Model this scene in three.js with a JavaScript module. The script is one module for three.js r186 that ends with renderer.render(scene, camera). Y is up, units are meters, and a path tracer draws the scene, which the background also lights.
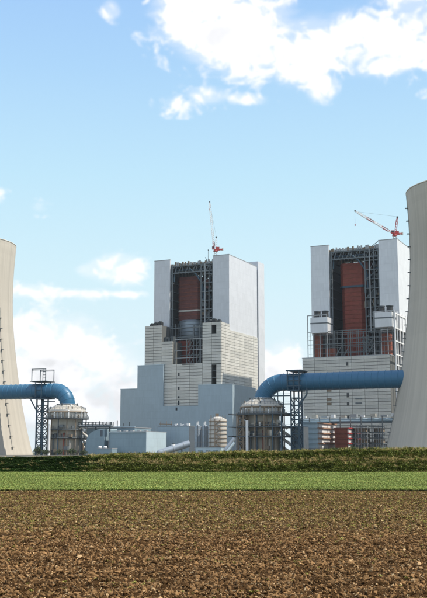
import * as THREE from 'three';
import { mergeGeometries } from 'three/addons/utils/BufferGeometryUtils.js';
import { ImprovedNoise } from 'three/addons/math/ImprovedNoise.js';

// ---------------------------------------------------------------- camera, sky, sun, exposure
const EYE = 2.2;
const scene = new THREE.Scene();
const camera = new THREE.PerspectiveCamera(34.09, 731 / 1024, 0.5, 20000);
camera.position.set(0, EYE, 0);
camera.rotation.set(THREE.MathUtils.degToRad(8.92), 0, 0);

const renderer = new THREE.WebGLRenderer({ antialias: true });
renderer.setSize(731, 1024);
renderer.outputColorSpace = THREE.SRGBColorSpace;
renderer.toneMapping = THREE.LinearToneMapping;
renderer.toneMappingExposure = 1.0;
renderer.shadowMap.enabled = true;
renderer.shadowMap.type = THREE.PCFSoftShadowMap;

const SUN_AZ = 14, SUN_EL = 54;                       // degrees: from the right, a little towards the camera
const sun = new THREE.DirectionalLight(new THREE.Color().setRGB(1, 0.93, 0.82), 5);
{
  const a = THREE.MathUtils.degToRad(SUN_AZ), e = THREE.MathUtils.degToRad(SUN_EL);
  const d = new THREE.Vector3(Math.cos(a) * Math.cos(e), Math.sin(e), Math.sin(a) * Math.cos(e));
  sun.target.position.set(0, 40, -480);
  sun.position.copy(sun.target.position).addScaledVector(d, 900);
  sun.castShadow = true; sun.shadow.mapSize.set(4096, 4096);
  Object.assign(sun.shadow.camera, { left: -560, right: 560, top: 560, bottom: -560, near: 10, far: 2400 });
  sun.shadow.bias = -0.0005; sun.shadow.normalBias = 0.3;
  scene.add(sun, sun.target);
}

scene.fog = new THREE.FogExp2(new THREE.Color().setRGB(.80, .90, .98), 0.000035);

// ---------------------------------------------------------------- small tools
function rng(seed) { let a = seed >>> 0; return () => { a = (a + 0x6D2B79F5) | 0; let t = Math.imul(a ^ (a >>> 15), 1 | a); t = (t + Math.imul(t ^ (t >>> 7), 61 | t)) ^ t; return ((t ^ (t >>> 14)) >>> 0) / 4294967296; }; }
const inoise = new ImprovedNoise();
const N3 = (x, y, z) => inoise.noise(x, y, z);
function fbm(x, y, z, o = 5, g = 0.5) { let s = 0, a = 1, t = 0; for (let i = 0; i < o; i++) { s += a * N3(x, y, z); t += a; a *= g; x = x * 2.03 + 11.3; y = y * 2.03 + 4.7; z = z * 2.03 + 7.9; } return s / t; }
const clamp = (v, a = 0, b = 1) => Math.min(b, Math.max(a, v));
const sstep = (a, b, v) => { const t = clamp((v - a) / (b - a)); return t * t * (3 - 2 * t); };
const lerp = (a, b, t) => a + (b - a) * t;

// sky: a computed equirectangular picture of air and clouds
{
  const W = 4096, HH = 2048, data = new Float32Array(W * HH * 4), field = new Float32Array(W * HH), R = rng(77);
  const D2 = Math.PI / 180;
  const blob = (az, el, rx, ry, k) => {               // soft ellipse of cloudiness, degrees
    const ce = Math.max(0.15, Math.cos(el * D2)), x0 = (0.25 + az / 360) * W, y0 = (0.5 + el / 180) * HH, px = rx / ce / 360 * W, py = ry / 180 * HH;
    for (let y = Math.max(0, Math.floor(y0 - py * 1.6)); y < Math.min(HH, y0 + py * 1.6); y++)
      for (let x = Math.floor(x0 - px * 1.6); x < x0 + px * 1.6; x++) {
        const q = ((x - x0) / px) ** 2 + ((y - y0) / py) ** 2; if (q > 2.5) continue;
        const i = y * W + ((x % W) + W) % W, v = k * Math.exp(-q * 1.2); field[i] = Math.max(field[i], v) + 0.25 * Math.min(field[i], v);
      }
  };
  // the clouds in view
  for (const b of [
    [0.2, 24.6, 3.4, 2.0, 1.05], [2.2, 26.4, 3.0, 1.8, 1.0], [3.0, 23.2, 2.9, 1.7, 1.1], [0.6, 23.1, 2.2, 1.2, .95], [6.4, 23.1, 2.6, 1.7, 1.1], [6.7, 21.1, 0.95, 1.0, .95], [8.4, 24.1, 1.9, 1.1, .9], [11.5, 23.1, 2.3, 1.9, 1.05], [12.6, 25.6, 2.4, .9, 1.0], [-2.6, 25.2, 1.3, 1.2, .85], [14.5, 22.6, 2.6, 1.9, 1.0],
    [4.6, 21.8, 1.2, .8, .8], [9.6, 22.2, 1.2, .8, .72],
    [-6.45, 25.2, .6, .6, .72], [-2.3, 20.15, 1.3, .6, .8], [-.6, 20.6, 1.5, .6, .8], [2.0, 20.4, 1.3, .45, .8],
    [-5.7, 10.5, 1.6, .9, 1.05], [-4.9, 10.7, .9, .6, .85], [-7.3, 10.45, .9, .45, .75],
    [-11.0, 9.15, 2.6, .42, .9], [-7.6, 9.1, 2.0, .3, .85], [-5.4, 9.1, 1.1, .22, .75],
    [-10.6, 6.7, 2.6, 1.5, 1.05], [-8.0, 6.3, 2.4, 1.5, 1.05], [-6.3, 5.0, 2.0, 1.6, 1.0], [-9.5, 4.2, 3.4, 1.9, 1.05], [-11.8, 2.5, 3.2, 2.0, 1], [-7.0, 2.2, 3.4, 1.8, 1.0], [-5.2, 3.6, 1.5, 1.2, .85],
    [4.2, 5.3, 1.6, 1.0, .9], [3.0, 4.4, 1.8, 1.2, .9], [6.4, 3.6, 2.6, 1.3, .9], [-12.9, 14.6, .6, .5, .7], [-10.5, 14.0, .8, .45, .5], [-15.5, 5, 3.4, 2.6, 1], [0, 2.0, 4.5, 1.3, .85], [10, 2.2, 4.5, 1.4, .85], [-16, 1.6, 6, 1.4, .9],
  ]) blob(...b);
  // the same kinds of cloud all round, out of the frame
  for (let i = 0; i < 300; i++) {
    const az = R() * 360 - 180, el = 2 + Math.pow(R(), 1.5) * 70; if (Math.abs(az) < 17 && el < 29) { R(); R(); R(); continue; }
    const n = 2 + Math.floor(R() * 4), s = 1 + R() * 2.6 * (0.5 + el / 35);
    for (let k = 0; k < n; k++) { const a2 = az + (k - n / 2) * s * 0.9; if (Math.abs(a2) < 15 + s * 2 && el < 28 + s) continue; blob(a2, el + (k % 2 ? 0.5 : -0.3) * s * 0.4, s * 1.3, s * 0.7, 0.85 + 0.2 * ((k * 37 % 10) / 10)); }
  }
  const stops = [[0, .86, .955, .99], [4, .80, .94, .99], [10, .675, .90, .99], [16, .545, .815, .985], [22, .43, .69, .975], [27, .36, .60, .96], [40, .24, .44, .84], [60, .15, .31, .70], [90, .11, .25, .62]];
  const air = (el) => { let i = 0; while (i < stops.length - 2 && el > stops[i + 1][0]) i++; const t = clamp((el - stops[i][0]) / (stops[i + 1][0] - stops[i][0])); return [1, 2, 3].map((k) => lerp(stops[i][k], stops[i + 1][k], t)); };
  for (let y = 0; y < HH; y++) {
    const el = ((y + 0.5) / HH - 0.5) * 180, c = air(Math.max(0, el)), ce = Math.cos(el * D2), sy = Math.sin(el * D2);
    for (let x = 0; x < W; x++) {
      const i = y * W + x; let r = c[0], g = c[1], b = c[2];
      if (el < 0) { r = .24; g = .23; b = .2; } else if (field[i] > 0.06) {
        const az = ((x + 0.5) / W - 0.25) * 360 * D2, dx = Math.sin(az) * ce, dz = -Math.cos(az) * ce;
        const wx = .018 * N3(dx * 40, sy * 40, dz * 40), wy = .012 * N3(dx * 40 + 5, sy * 40 + 9, dz * 40);
        const n = fbm((dx + wx) * 24, (sy + wy) * 36, dz * 24, 7, 0.58), n2 = fbm((dx + wx * .5) * 75 + 2, (sy + wy) * 95, dz * 75 + 6, 5, .6), q = field[i] * .84 + n * 1.25 + n2 * .95;
        const veil = fbm(dx * 14 + 3, sy * 40 + 2, dz * 14, 5, .55);
        const a = clamp(sstep(0.2, 0.98, q) * 0.97 + 0.34 * sstep(0.12, 0.75, field[i] + veil * .9) * sstep(.1, .35, field[i]), 0, .985);
        const t = fbm(dx * 22 + 9, sy * 38 + 3, dz * 22, 5);
        const w = 1.10 - 0.12 * sstep(0.8, 1.5, q) * sstep(-0.1, 0.3, t) - 0.2 * sstep(9, 3, el) * sstep(-0.12, 0.25, t);
        r = lerp(r, w * .985, a); g = lerp(g, w * .99, a); b = lerp(b, w * 1.015, a);
      }
      data[i * 4] = r; data[i * 4 + 1] = g; data[i * 4 + 2] = b; data[i * 4 + 3] = 1;
    }
  }
  const sky = new THREE.DataTexture(data, W, HH, THREE.RGBAFormat, THREE.FloatType);
  sky.mapping = THREE.EquirectangularReflectionMapping; sky.magFilter = THREE.LinearFilter; sky.minFilter = THREE.LinearFilter; sky.wrapS = THREE.RepeatWrapping; sky.needsUpdate = true;
  scene.background = sky; scene.environment = sky;
}

// ---------------------------------------------------------------- textures and materials
function tex(w, h, fn, repX, repY) {                   // fn(u, v) -> grey or [r, g, b], 0..1 sRGB; repeat in 1 / metres
  const d = new Uint8Array(w * h * 4);
  for (let y = 0; y < h; y++) for (let x = 0; x < w; x++) {
    const c = fn(x / w, y / h), i = (y * w + x) * 4, a = Array.isArray(c) ? c : [c, c, c];
    for (let k = 0; k < 3; k++) d[i + k] = Math.round(clamp(a[k]) * 255); d[i + 3] = 255;
  }
  const t = new THREE.DataTexture(d, w, h); t.colorSpace = THREE.SRGBColorSpace; t.wrapS = t.wrapT = THREE.RepeatWrapping;
  t.magFilter = THREE.LinearFilter; t.minFilter = THREE.LinearMipmapLinearFilter; t.generateMipmaps = true; t.repeat.set(repX, repY); t.needsUpdate = true; return t;
}
const hash = (a, b = 0) => { const s = Math.sin(a * 127.1 + b * 311.7) * 43758.5453; return s - Math.floor(s); };
// tiling noise on the unit square
const tn = (u, v, f, seed = 0, o = 3) => { let s = 0, a = 1, t = 0; for (let i = 0; i < o; i++) { const F = f << i, x = u * F, y = v * F, xi = Math.floor(x), yi = Math.floor(y), fx = x - xi, fy = y - yi, sx = fx * fx * (3 - 2 * fx), sy = fy * fy * (3 - 2 * fy), h = (p, q) => hash(((p % F) + F) % F + seed * 17, ((q % F) + F) % F + i * 31); s += a * lerp(lerp(h(xi, yi), h(xi + 1, yi), sx), lerp(h(xi, yi + 1), h(xi + 1, yi + 1), sx), sy); t += a; a *= 0.5; } return s / t; };

const sheetMap = tex(512, 512, (u, v) => {             // profiled metal sheet: 1 m ribs, 6 m laps, 36 m square
  const k = Math.floor(u * 36), row = Math.floor(v * 6);
  return 0.955 + 0.035 * (hash(k, row) - 0.5) + 0.05 * (tn(u, v, 8, 3) - 0.5) - ((v * 6) % 1 < 0.03 ? 0.04 : 0);
}, 1 / 36, 1 / 36);
const concreteMap = tex(1024, 1024, (u, v) => {        // slip-formed shell: lifts, ribs, rain streaks
  const rib = Math.floor(u * 128), s = tn(u, v * 0.06, 256, 5, 2), m = tn(u, v, 6, 9, 4), lift = Math.floor(v * 64);
  const t = 0.93 + 0.04 * (hash(rib, 3) - 0.5) + 0.07 * (s - 0.5) + 0.09 * (m - 0.5) + 0.018 * (hash(lift, 8) - 0.5);
  return [t, t * 0.992, t * 0.978];
}, 1, 1);
const rustMap = tex(256, 256, (u, v) => { const m = tn(u, v, 8, 12, 4); const t = 0.86 + 0.26 * (m - 0.5); return [t, t * (0.96 + 0.06 * tn(u, v, 16, 2)), t]; }, 1 / 14, 1 / 14);
const dirtMap = tex(512, 512, (u, v) => { const m = tn(u, v, 6, 21, 6), q = tn(u, v, 40, 4, 3); const t = 0.84 + 0.22 * (m - 0.5) + 0.22 * (q - 0.5); return [t, t * 0.985, t * 0.95]; }, 1 / 3.1, 1 / 3.1);
const grassMap = tex(512, 512, (u, v) => { const m = tn(u, v, 5, 33, 6), q = tn(u, v, 48, 14, 3); const t = 0.8 + 0.34 * (q - 0.5); return [t * (0.9 + 0.2 * m), t, t * 0.9]; }, 1 / 5, 1 / 5);
const paintMap = tex(256, 256, (u, v) => { const m = tn(u, v, 8, 41, 4), s = tn(u, v * 0.1, 48, 6, 2); return 0.93 + 0.1 * (m - 0.5) + 0.06 * (s - 0.5); }, 1 / 18, 1 / 18);

const M = {};
function mat(key, r, g, b, rough = 0.7, metal = 0, map = null, extra = {}) { const m = new (extra.specularIntensity === undefined ? THREE.MeshStandardMaterial : THREE.MeshPhysicalMaterial)({ roughness: rough, metalness: metal, map, ...extra }); m.color.setRGB(r, g, b); m.name = key; M[key] = m; return m; }
mat('silverSheet', .66, .68, .71, .5, .05, sheetMap);
mat('whiteSheet', .76, .78, .80, .5, .05, sheetMap);
mat('blueGreySheet', .36, .455, .515, .55, .05, sheetMap);
mat('paleBlueSheet', .50, .62, .68, .55, .05, sheetMap);
mat('darkSheet', .10, .125, .15, .6, .05, sheetMap);
mat('slateSheet', .25, .345, .40, .55, .05, sheetMap);
mat('concrete', .56, .525, .46, .9, 0, concreteMap);
mat('boilerBrown', .20, .072, .058, .8, 0, rustMap);
mat('boilerRed', .34, .075, .045, .75, 0, rustMap);
mat('redPaint', .48, .05, .05, .5, 0, paintMap);
mat('rust', .33, .10, .06, .85, 0, rustMap);
mat('silver', .36, .42, .48, .42, .3, paintMap);
mat('steelGrey', .135, .155, .165, .6, .2);
mat('steelPale', .34, .36, .37, .6, .1);
mat('steelDark', .07, .085, .095, .65, .2);
mat('steelBlue', .035, .075, .11, .55, .1);
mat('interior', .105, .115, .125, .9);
mat('grating', .10, .115, .125, .8, .1);
mat('ductBlue', .03, .155, .285, .42, .05, paintMap);
mat('ductRing', .035, .165, .295, .42, .05);
mat('cream', .58, .54, .46, .7, 0, paintMap);
mat('creamPale', .68, .65, .59, .7, 0, paintMap);
mat('brownSteel', .22, .17, .12, .7, .1);
mat('white', .78, .78, .77, .5);
mat('black', .025, .028, .03, .6);
mat('glass', .02, .025, .03, .15);
mat('roofGrey', .30, .31, .32, .85);
mat('orange', .34, .19, .12, .7);
const panelTones = [[.66, .65, .59], [.72, .71, .65], [.60, .595, .55], [.685, .67, .615], [.74, .73, .675]].map(([r, g, b], i) => mat('panel' + i, r, g, b, .7, 0, paintMap));
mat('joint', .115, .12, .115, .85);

// ---------------------------------------------------------------- builders
const taken = {};
function numbered(n) { if (!(n in taken)) { taken[n] = 0; return n; } return n + '_' + String(++taken[n]).padStart(3, '0'); }
function tag(o, label, category, group, kind) { o.userData.label = label; o.userData.category = category; if (group) o.userData.group = group; if (kind) o.userData.kind = kind; return o; }
function thing(name, label, category, [x, y, z] = [0, 0, 0], turn = 0, group) { const o = new THREE.Group(); o.name = numbered(name); o.position.set(x, y, z); o.rotation.y = turn; tag(o, label, category, group); scene.add(o); return o; }
function add(parent, name, geo, m, pos) { const o = new THREE.Mesh(geo, m); o.name = name; o.castShadow = o.receiveShadow = true; if (pos) o.position.set(...pos); parent.add(o); return o; }
const boxes = {};
function boxGeo(w, h, d) {
  const k = [w, h, d].map((v) => v.toFixed(2)).join(); if (boxes[k]) return boxes[k];
  const g = new THREE.BoxGeometry(w, h, d), uv = g.attributes.uv, s = [[d, h], [d, h], [w, d], [w, d], [w, h], [w, h]];
  for (let i = 0; i < 24; i++) { const [a, b] = s[Math.floor(i / 4)]; uv.setXY(i, uv.getX(i) * a, uv.getY(i) * b); }
  return boxes[k] = g;
}
// box between limits in the parent's axes: x = along the row, y = up, z = towards the front
function B(parent, name, m, [x0, x1], [y0, y1], [z0, z1]) { return add(parent, name, boxGeo(x1 - x0, y1 - y0, z1 - z0), m, [(x0 + x1) / 2, (y0 + y1) / 2, (z0 + z1) / 2]); }
const UNIT = new THREE.BoxGeometry(1, 1, 1), UCYL = new THREE.CylinderGeometry(1, 1, 1, 10), V = (x, y, z) => new THREE.Vector3(x, y, z), UP = V(0, 1, 0);
function bar(parent, name, m, a, b, t, round = false) {
  const A = V(...a), C = V(...b), L = A.distanceTo(C), o = add(parent, name, round ? UCYL : UNIT, m);
  o.position.copy(A).add(C).multiplyScalar(0.5); o.quaternion.setFromUnitVectors(UP, C.clone().sub(A).normalize()); o.scale.set(t, L, t); return o;
}
function barGeo(a, b, t) { const A = V(...a), C = V(...b), L = A.distanceTo(C), g = new THREE.BoxGeometry(t, L, t); g.applyQuaternion(new THREE.Quaternion().setFromUnitVectors(UP, C.clone().sub(A).normalize())); const p = A.add(C).multiplyScalar(0.5); g.translate(p.x, p.y, p.z); return g; }
const stuff = (o) => { o.userData.kind = 'stuff'; return o; };
function ringSlab(r0, r1, y0, y1, seg = 40) { return new THREE.LatheGeometry([V(r0, y0, 0), V(r1, y0, 0), V(r1, y1, 0), V(r0, y1, 0), V(r0, y0, 0)].map((p) => new THREE.Vector2(p.x, p.y)), seg); }
function pipe(parent, name, m, pts, r, seg = 24, rad = 12) { return add(parent, name, new THREE.TubeGeometry(new THREE.CatmullRomCurve3(pts.map((p) => V(...p)), false, 'catmullrom', 0.1), seg, r, rad, false), m); }
const TH = THREE.MathUtils.degToRad(-25);              // the plant's row runs to the right and towards the camera

// ---------------------------------------------------------------- ground
function structure(o) { o.userData.kind = 'structure'; return o; }
{
  const g = new THREE.PlaneGeometry(9000, 9000, 1, 1); g.rotateX(-Math.PI / 2); g.translate(0, -0.2, -2000);
  const uv = g.attributes.uv; for (let i = 0; i < uv.count; i++) uv.setXY(i, uv.getX(i) * 9000, uv.getY(i) * 9000);
  structure(add(scene, 'ground', g, mat('meadow', .10, .12, .05, .95, 0, grassMap)));
}
const soilH = (x, z) => { const d = -z, near = sstep(30, 25, d); return -0.2 * sstep(56.7, 57.0, d) * sstep(57.5, 57.3, d) + 0.07 * fbm(x * 0.35, 1.7, z * 0.5, 3) + near * 0.042 * Math.sin(z * 11.5 + 0.8 * N3(x * .3, 2, z * .3)) * (.6 + .8 * N3(x * .4, 7, z * 2)) + lerp(0.035, 0.075, near) * fbm(x * 3.1, 5.2, z * 3.1, 3) + lerp(0.01, 0.03, near) * N3(x * 11, 2.2, z * 11); };
function sheet(name, m, x0, x1, z0, z1, nx, nz, hf, uvS = 1, colf) {
  const p = [], uv = [], ix = [], col = [];
  for (let j = 0; j <= nz; j++) for (let i = 0; i <= nx; i++) { const x = lerp(x0, x1, i / nx), z = lerp(z0, z1, j / nz); p.push(x, hf(x, z), z); uv.push(x * uvS, z * uvS); if (colf) col.push(...colf(x, z)); }
  for (let j = 0; j < nz; j++) for (let i = 0; i < nx; i++) { const a = j * (nx + 1) + i, b = a + 1, c = a + nx + 1, d = c + 1; ix.push(a, b, c, b, d, c); }
  const g = new THREE.BufferGeometry(); g.setAttribute('position', new THREE.Float32BufferAttribute(p, 3)); g.setAttribute('uv', new THREE.Float32BufferAttribute(uv, 2)); if (colf) g.setAttribute('color', new THREE.Float32BufferAttribute(col, 3));
  g.setIndex(ix); g.computeVertexNormals(); return structure(add(scene, name, g, m));
}
const soil = mat('soil', .068, .037, .016, .95, 0, dirtMap, { vertexColors: true, specularIntensity: .1 });
const soilTint = (x, z) => { const d = -z, k = sstep(24, 33, d), m = fbm(x * 0.5, 8.1, z * 0.9, 4); const w = 1 + 0.35 * m; return [w * lerp(1, 1.1, k), w * lerp(1, 1.15, k), w * lerp(1, 1.0, k)]; };
sheet('ploughed_field', soil, -19, 19, -9, -57.6, 330, 430, soilH, 1, soilTint);
sheet('ploughed_field_margin', soil, -140, -19, -9, -57.6, 60, 30, (x, z) => soilH(x, z), 1, soilTint);
sheet('ploughed_field_margin_001', soil, 19, 140, -9, -57.6, 60, 30, (x, z) => soilH(x, z), 1, soilTint);
sheet('ploughed_field_verge', soil, -140, 140, 60, -9, 60, 30, (x, z) => soilH(x, z), 1, soilTint);
sheet('crop_field', mat('cropSoil', .09, .085, .045, .95, 0, dirtMap), -200, 200, -57.5, -109, 120, 30, (x, z) => 0.02 + 0.03 * N3(x, 0.3, z));
// bank: crest rises from left to right
const crest = (x) => { const k = [[-60, 1.25], [-24.5, 1.42], [-13, 1.72], [-1.5, 1.86], [6.5, 2.03], [14.5, 2.27], [24.5, 2.46], [70, 2.8]]; let i = 0; while (i < k.length - 2 && x > k[i + 1][0]) i++; return lerp(k[i][1], k[i + 1][1], clamp((x - k[i][0]) / (k[i + 1][0] - k[i][0]))); };
const bankH = (x, z) => {
  const t = (-z - 106.5), h = crest(x) + 0.16 * N3(x * 0.13, 9.1, 2); let y;
  if (t < 0) y = -0.05; else if (t < 8.5) y = h * (0.5 * sstep(-.4, 4.4, t) + 0.5 * sstep(3.2, 8.5, t)); else if (t < 11) y = h; else y = lerp(h, -0.3, sstep(11, 20, t));
  return y + (t > 0 && t < 14 ? 0.22 * fbm(x * 0.5, 3.3, z * 0.8, 3) : 0);
};
sheet('embankment', mat('bankSoil', .055, .06, .024, .95, 0, grassMap), -110, 110, -106.2, -127, 440, 52, bankH);
sheet('plant_yard', mat('yard', .17, .17, .15, .95, 0, dirtMap), -420, 420, -470, -1100, 4, 4, () => -0.05, 0.2);

// ---------------------------------------------------------------- boiler houses
function facade(house, m0, face, x0, x1, y0, y1, depth, cols, R, skip) {
  // rows of cladding boards in front of a dark joint sheet; face 'front' (z = depth) or 'side' (x = depth)
  const rowH = 2.5, rows = Math.round((y1 - y0) / rowH), rh = (y1 - y0) / rows, cw = (x1 - x0) / cols;
  for (let r = 0; r < rows; r++) for (let c = 0; c < cols; c++) {
    const a = x0 + c * cw, y = y0 + r * rh; if (skip && skip(a + cw / 2, y + rh / 2)) continue;
    const gap = 0.3, pr = 0.06 * R(), m = panelTones[Math.floor(R() * panelTones.length)], X = [a + 0.12, a + cw - 0.12], Y = [y + gap, y + rh];
    const o = face === 'front' ? B(house, 'facade_panel', m, X, Y, [depth, depth + 0.4]) : B(house, 'facade_panel', m, [depth, depth + 0.4], Y, X);
    if (face === 'front') o.position.z += pr; else o.position.x += pr;
  }
}
function steelGrid(house, xs, ys, zs, mCol, mBeam, tc, tb, y0, y1) {
  for (const z of zs) { for (const x of xs) bar(house, 'column', mCol, [x, y0, z], [x, y1, z], tc); for (const y of ys) for (let i = 0; i < xs.length - 1; i++) bar(house, 'beam', mBeam, [xs[i] + tc / 2, y, z + .03], [xs[i + 1] - tc / 2, y, z + .03], tb); }
}
const HT = 169.5;
function boilerHouse(origin, label, kind, seed) {
  const R = rng(seed), h = thing('boiler_house', label, 'power plant', [origin[0], 0, origin[1]], TH), A = kind === 'A';
  const sheetM = A ? M.silverSheet : M.whiteSheet, low = A ? 56 : 96;
  // clad side blocks, stair tower, back wall
  for (const [x0, x1] of [[-72.5, -57], [-15.3, 0]]) {
    const L = x0 < -50, b = B(h, 'clad_block', sheetM, [x0, x1], [low, HT], [L ? -2 : -62, 0]);
    add(b, 'coping', boxGeo(x1 - x0 + .3, .5, L ? 2.3 : 62.3), M.steelPale, [0, (HT - low) / 2 + .25, 0]);
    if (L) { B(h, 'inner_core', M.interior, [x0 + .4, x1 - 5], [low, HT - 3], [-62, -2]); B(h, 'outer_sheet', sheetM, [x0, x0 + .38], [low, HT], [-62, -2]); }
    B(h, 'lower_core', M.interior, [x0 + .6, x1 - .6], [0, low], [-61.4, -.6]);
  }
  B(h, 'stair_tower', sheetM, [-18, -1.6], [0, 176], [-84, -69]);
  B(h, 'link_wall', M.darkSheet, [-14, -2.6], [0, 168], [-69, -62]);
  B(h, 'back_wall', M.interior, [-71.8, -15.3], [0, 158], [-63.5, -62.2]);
  // steel of the open bay
  const xs = [-56.4, -54.9, -47, -40.5, -34, -27.2, -23.4, -19.6, -16.1];
  for (const x of [xs[0], xs[1], xs[5], xs[6], xs[7], xs[8]]) bar(h, 'column', x === xs[6] ? M.steelPale : M.steelGrey, [x, A ? 98 : 96, -1.5], [x, 164, -1.5], .75);
  for (const x of xs) bar(h, 'column', M.steelGrey, [x, 76, -34], [x, 166, -34], 1.2);
  for (let y = 101; y < 164; y += 7.6) {
    B(h, 'platform', M.grating, [-28, -15.5], [y, y + .45], [-32, -2.4]);
    B(h, 'platform', M.grating, [-56.9, -54.6], [y + 2, y + 2.45], [-32, -2.4]);
    for (const [a, b] of [[0, 1], [5, 6], [6, 7], [7, 8]]) bar(h, 'beam', M.steelGrey, [xs[a], y + (a ? .2 : 2.2), -1.5], [xs[b], y + (a ? .2 : 2.2), -1.5], .6);
    for (let i = 0; i < 8; i++) bar(h, 'beam', M.steelGrey, [xs[i], y + 3.4, -33.6], [xs[i + 1], y + 3.4, -33.6], .9);
    if (R() > .35) bar(h, 'brace', M.steelGrey, [xs[5 + Math.floor(R() * 3)], y, -1.9], [xs[6 + Math.floor(R() * 3)], y + 7.6, -1.9], .45);
  }
  // roof steel: girders across, purlins and unfinished posts
  for (const [y, z] of [[157.5, -2], [163.6, -2], [164.6, -14], [164.6, -28], [164.6, -44], [160.2, -10]]) bar(h, 'girder', M.steelGrey, [-57, y, z], [-15.3, y, z], z > -5 ? 1.0 : 1.5);
  for (const x of xs) bar(h, 'roof_beam', M.steelGrey, [x, 165.4, -1.5], [x, 165.4, -60], .8);
  for (let i = 0; i < 30; i++) { const x = -56.5 + 40.5 * i / 29, t = .8 + 2.6 * R(); B(h, 'roof_post', R() > .5 ? M.steelPale : M.brownSteel, [x - .35 - .4 * R(), x + .35 + .5 * R()], [164.1, 164.1 + t], [-2.6, -1.2]); }
  for (let i = 0; i < 7; i++) { const x = -55 + 36 * R(), wd = 2 + 4 * R(); B(h, 'roof_crate', R() > .5 ? M.cream : M.steelGrey, [x, x + wd], [166.52, 167.4 + R() * 1.4], [-20 - 8 * R(), -14]); }
  for (let i = 0; i < 12; i++) { const x = -56.5 + i * 3.4; bar(h, 'truss_web', M.steelGrey, [x, 157.6, -2], [x + (i % 2 ? 1.7 : 3.2), 163.4, -2], .5); bar(h, 'truss_web', M.steelGrey, [x + 3.4, 157.6, -9], [x, 164, -9], .6); }
  for (let i = 0; i < 26; i++) { const x = -29.5 + 11.5 * R(), y = 99 + 56 * R(); B(h, 'bay_equipment', [M.steelGrey, M.steelDark, M.grating, M.brownSteel, M.steelBlue][i % 5], [x, x + 1.4 + 2.2 * R()], [y, y + 1.5 + 4.5 * R()], [-12 - 6 * R(), -4.5]); }
  for (const x of [-25.4, -21.4, -17.6]) bar(h, 'riser', M.steelDark, [x, 97, -5], [x, 158, -5], .42, true);
  B(h, 'added_roof_deck', M.roofGrey, [-62, -15.4], [166, 166.5], [-62, -6]);  // deck added over the bay to keep sun off its inner wall
  // blue hanger pipes below the roof
  pipe(h, 'blue_pipe', M.steelBlue, [[-52, 163, -3.2], [-54, 157, -3.2], [-54.4, 150, -3.2]], .6);
  pipe(h, 'blue_pipe', M.steelBlue, [[-39.5, 161, -3.2], [-33, 155.5, -3.2], [-26.5, 146, -3.2], [-25.6, 132, -3.2]], .8);
  pipe(h, 'blue_pipe', M.steelBlue, [[-53, 160.6, -6], [-28, 160.2, -6], [-20, 158, -6]], .7);
  pipe(h, 'blue_pipe', M.steelBlue, [[-19, 158, -6], [-20.4, 150, -6], [-22, 141, -6], [-19, 132, -6]], .7);
  for (let i = 0; i < 9; i++) bar(h, 'hanger_rod', M.brownSteel, [-53 + i * 2.9, 155, -12], [-53 + i * 2.9, 164, -12], .35);
  // the boiler itself
  const oct = (x0, x1, z0, z1, c) => { const s = new THREE.Shape(); s.moveTo(x0 + c, -z0); s.lineTo(x1 - c, -z0); s.lineTo(x1, -z0 + c); s.lineTo(x1, -z1 - c); s.lineTo(x1 - c, -z1); s.lineTo(x0 + c, -z1); s.lineTo(x0, -z1 - c); s.lineTo(x0, -z0 + c); s.closePath(); return s; };
  const ex = (s, y0, y1) => { const g = new THREE.ExtrudeGeometry(s, { depth: y1 - y0, bevelEnabled: false }); g.rotateX(-Math.PI / 2); g.translate(0, y0, 0); return g; };
  // shape y becomes -z: build with z from front (z0) to back (z1)
  const prism = (name, m, x0, x1, zf, zb, c, y0, y1) => add(h, name, ex(oct(x0, x1, zf, zb, c), y0, y1), m);
  if (A) {
    prism('boiler_casing', M.boilerBrown, -56, -33.2, -12, -31, 2.5, 117, 155.5);
    for (let y = 121; y < 155; y += 3.4) prism('buckstay', y > 121 && y < 125 ? M.creamPale : M.rust, -56.25, -32.95, -11.7, -31.2, 2.5, y, y + (y > 121 && y < 125 ? 1.5 : .45));
    const sil = add(h, 'silver_casing', new THREE.LatheGeometry([[0, 0], [11.2, 0], [12.6, 1.6], [13.0, 8], [13.2, 17], [12.4, 18.6], [0, 18.6]].map(([a, b]) => new THREE.Vector2(a, b)), 40), M.silver, [-44.6, 98.2, -22]);
    for (let y = 2; y < 18; y += 3) add(sil, 'band', ringSlab(13.0, 13.35, y, y + .35), M.steelGrey);
    prism('hopper', M.boilerRed, -55, -41.5, -8, -26, 1.5, 70, 98);
    prism('rear_duct', M.boilerBrown, -31.5, -23, -16, -30, 1.5, 133, 153);
  } else {
    prism('boiler_casing', M.boilerRed, -51.4, -29.2, -10, -30, 3, 136.5, 155.3);
    prism('boiler_neck', M.boilerRed, -50.4, -30.6, -10.6, -29, 3, 96, 134.8);
    prism('boiler_skirt', M.boilerRed, -49.6, -31.2, -11.2, -28, 3, 70, 96);
    prism('seal_ring', M.steelBlue, -51.8, -28.8, -9.6, -30, 3, 134.8, 136.5);
    for (let y = 139; y < 155; y += 3.6) prism('buckstay', M.rust, -51.6, -29, -9.8, -30.2, 3, y, y + .5);
    for (let y = 98.5; y < 133; y += 3.6) prism('buckstay', M.rust, -50.7, -30.4, -10.3, -29.2, 3, y, y + .5);
    prism('rear_duct', M.boilerBrown, -28.8, -23.2, -6, -26, 2.2, 144, 156);
    B(h, 'duct_casing', M.steelGrey, [-29, -18.5], [98, 130], [-30, -14]);
    B(h, 'white_hatch', M.white, [-29.5, -27.6], [139.5, 146], [-12.6, -12]);
    prism('down_pipe', M.rust, -67, -61.6, 11, 4, .6, 76, 95); prism('down_pipe', M.rust, -12.5, -5, 11, 4, .6, 76, 93); prism('cross_duct', M.rust, -60, -51, 6, 1, .6, 77, 84);
    for (const y of [79, 83.4, 90, 93.6]) bar(h, 'scaffold_rail', M.steelGrey, [-70, y, 15], [-1, y, 15], .28);
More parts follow.
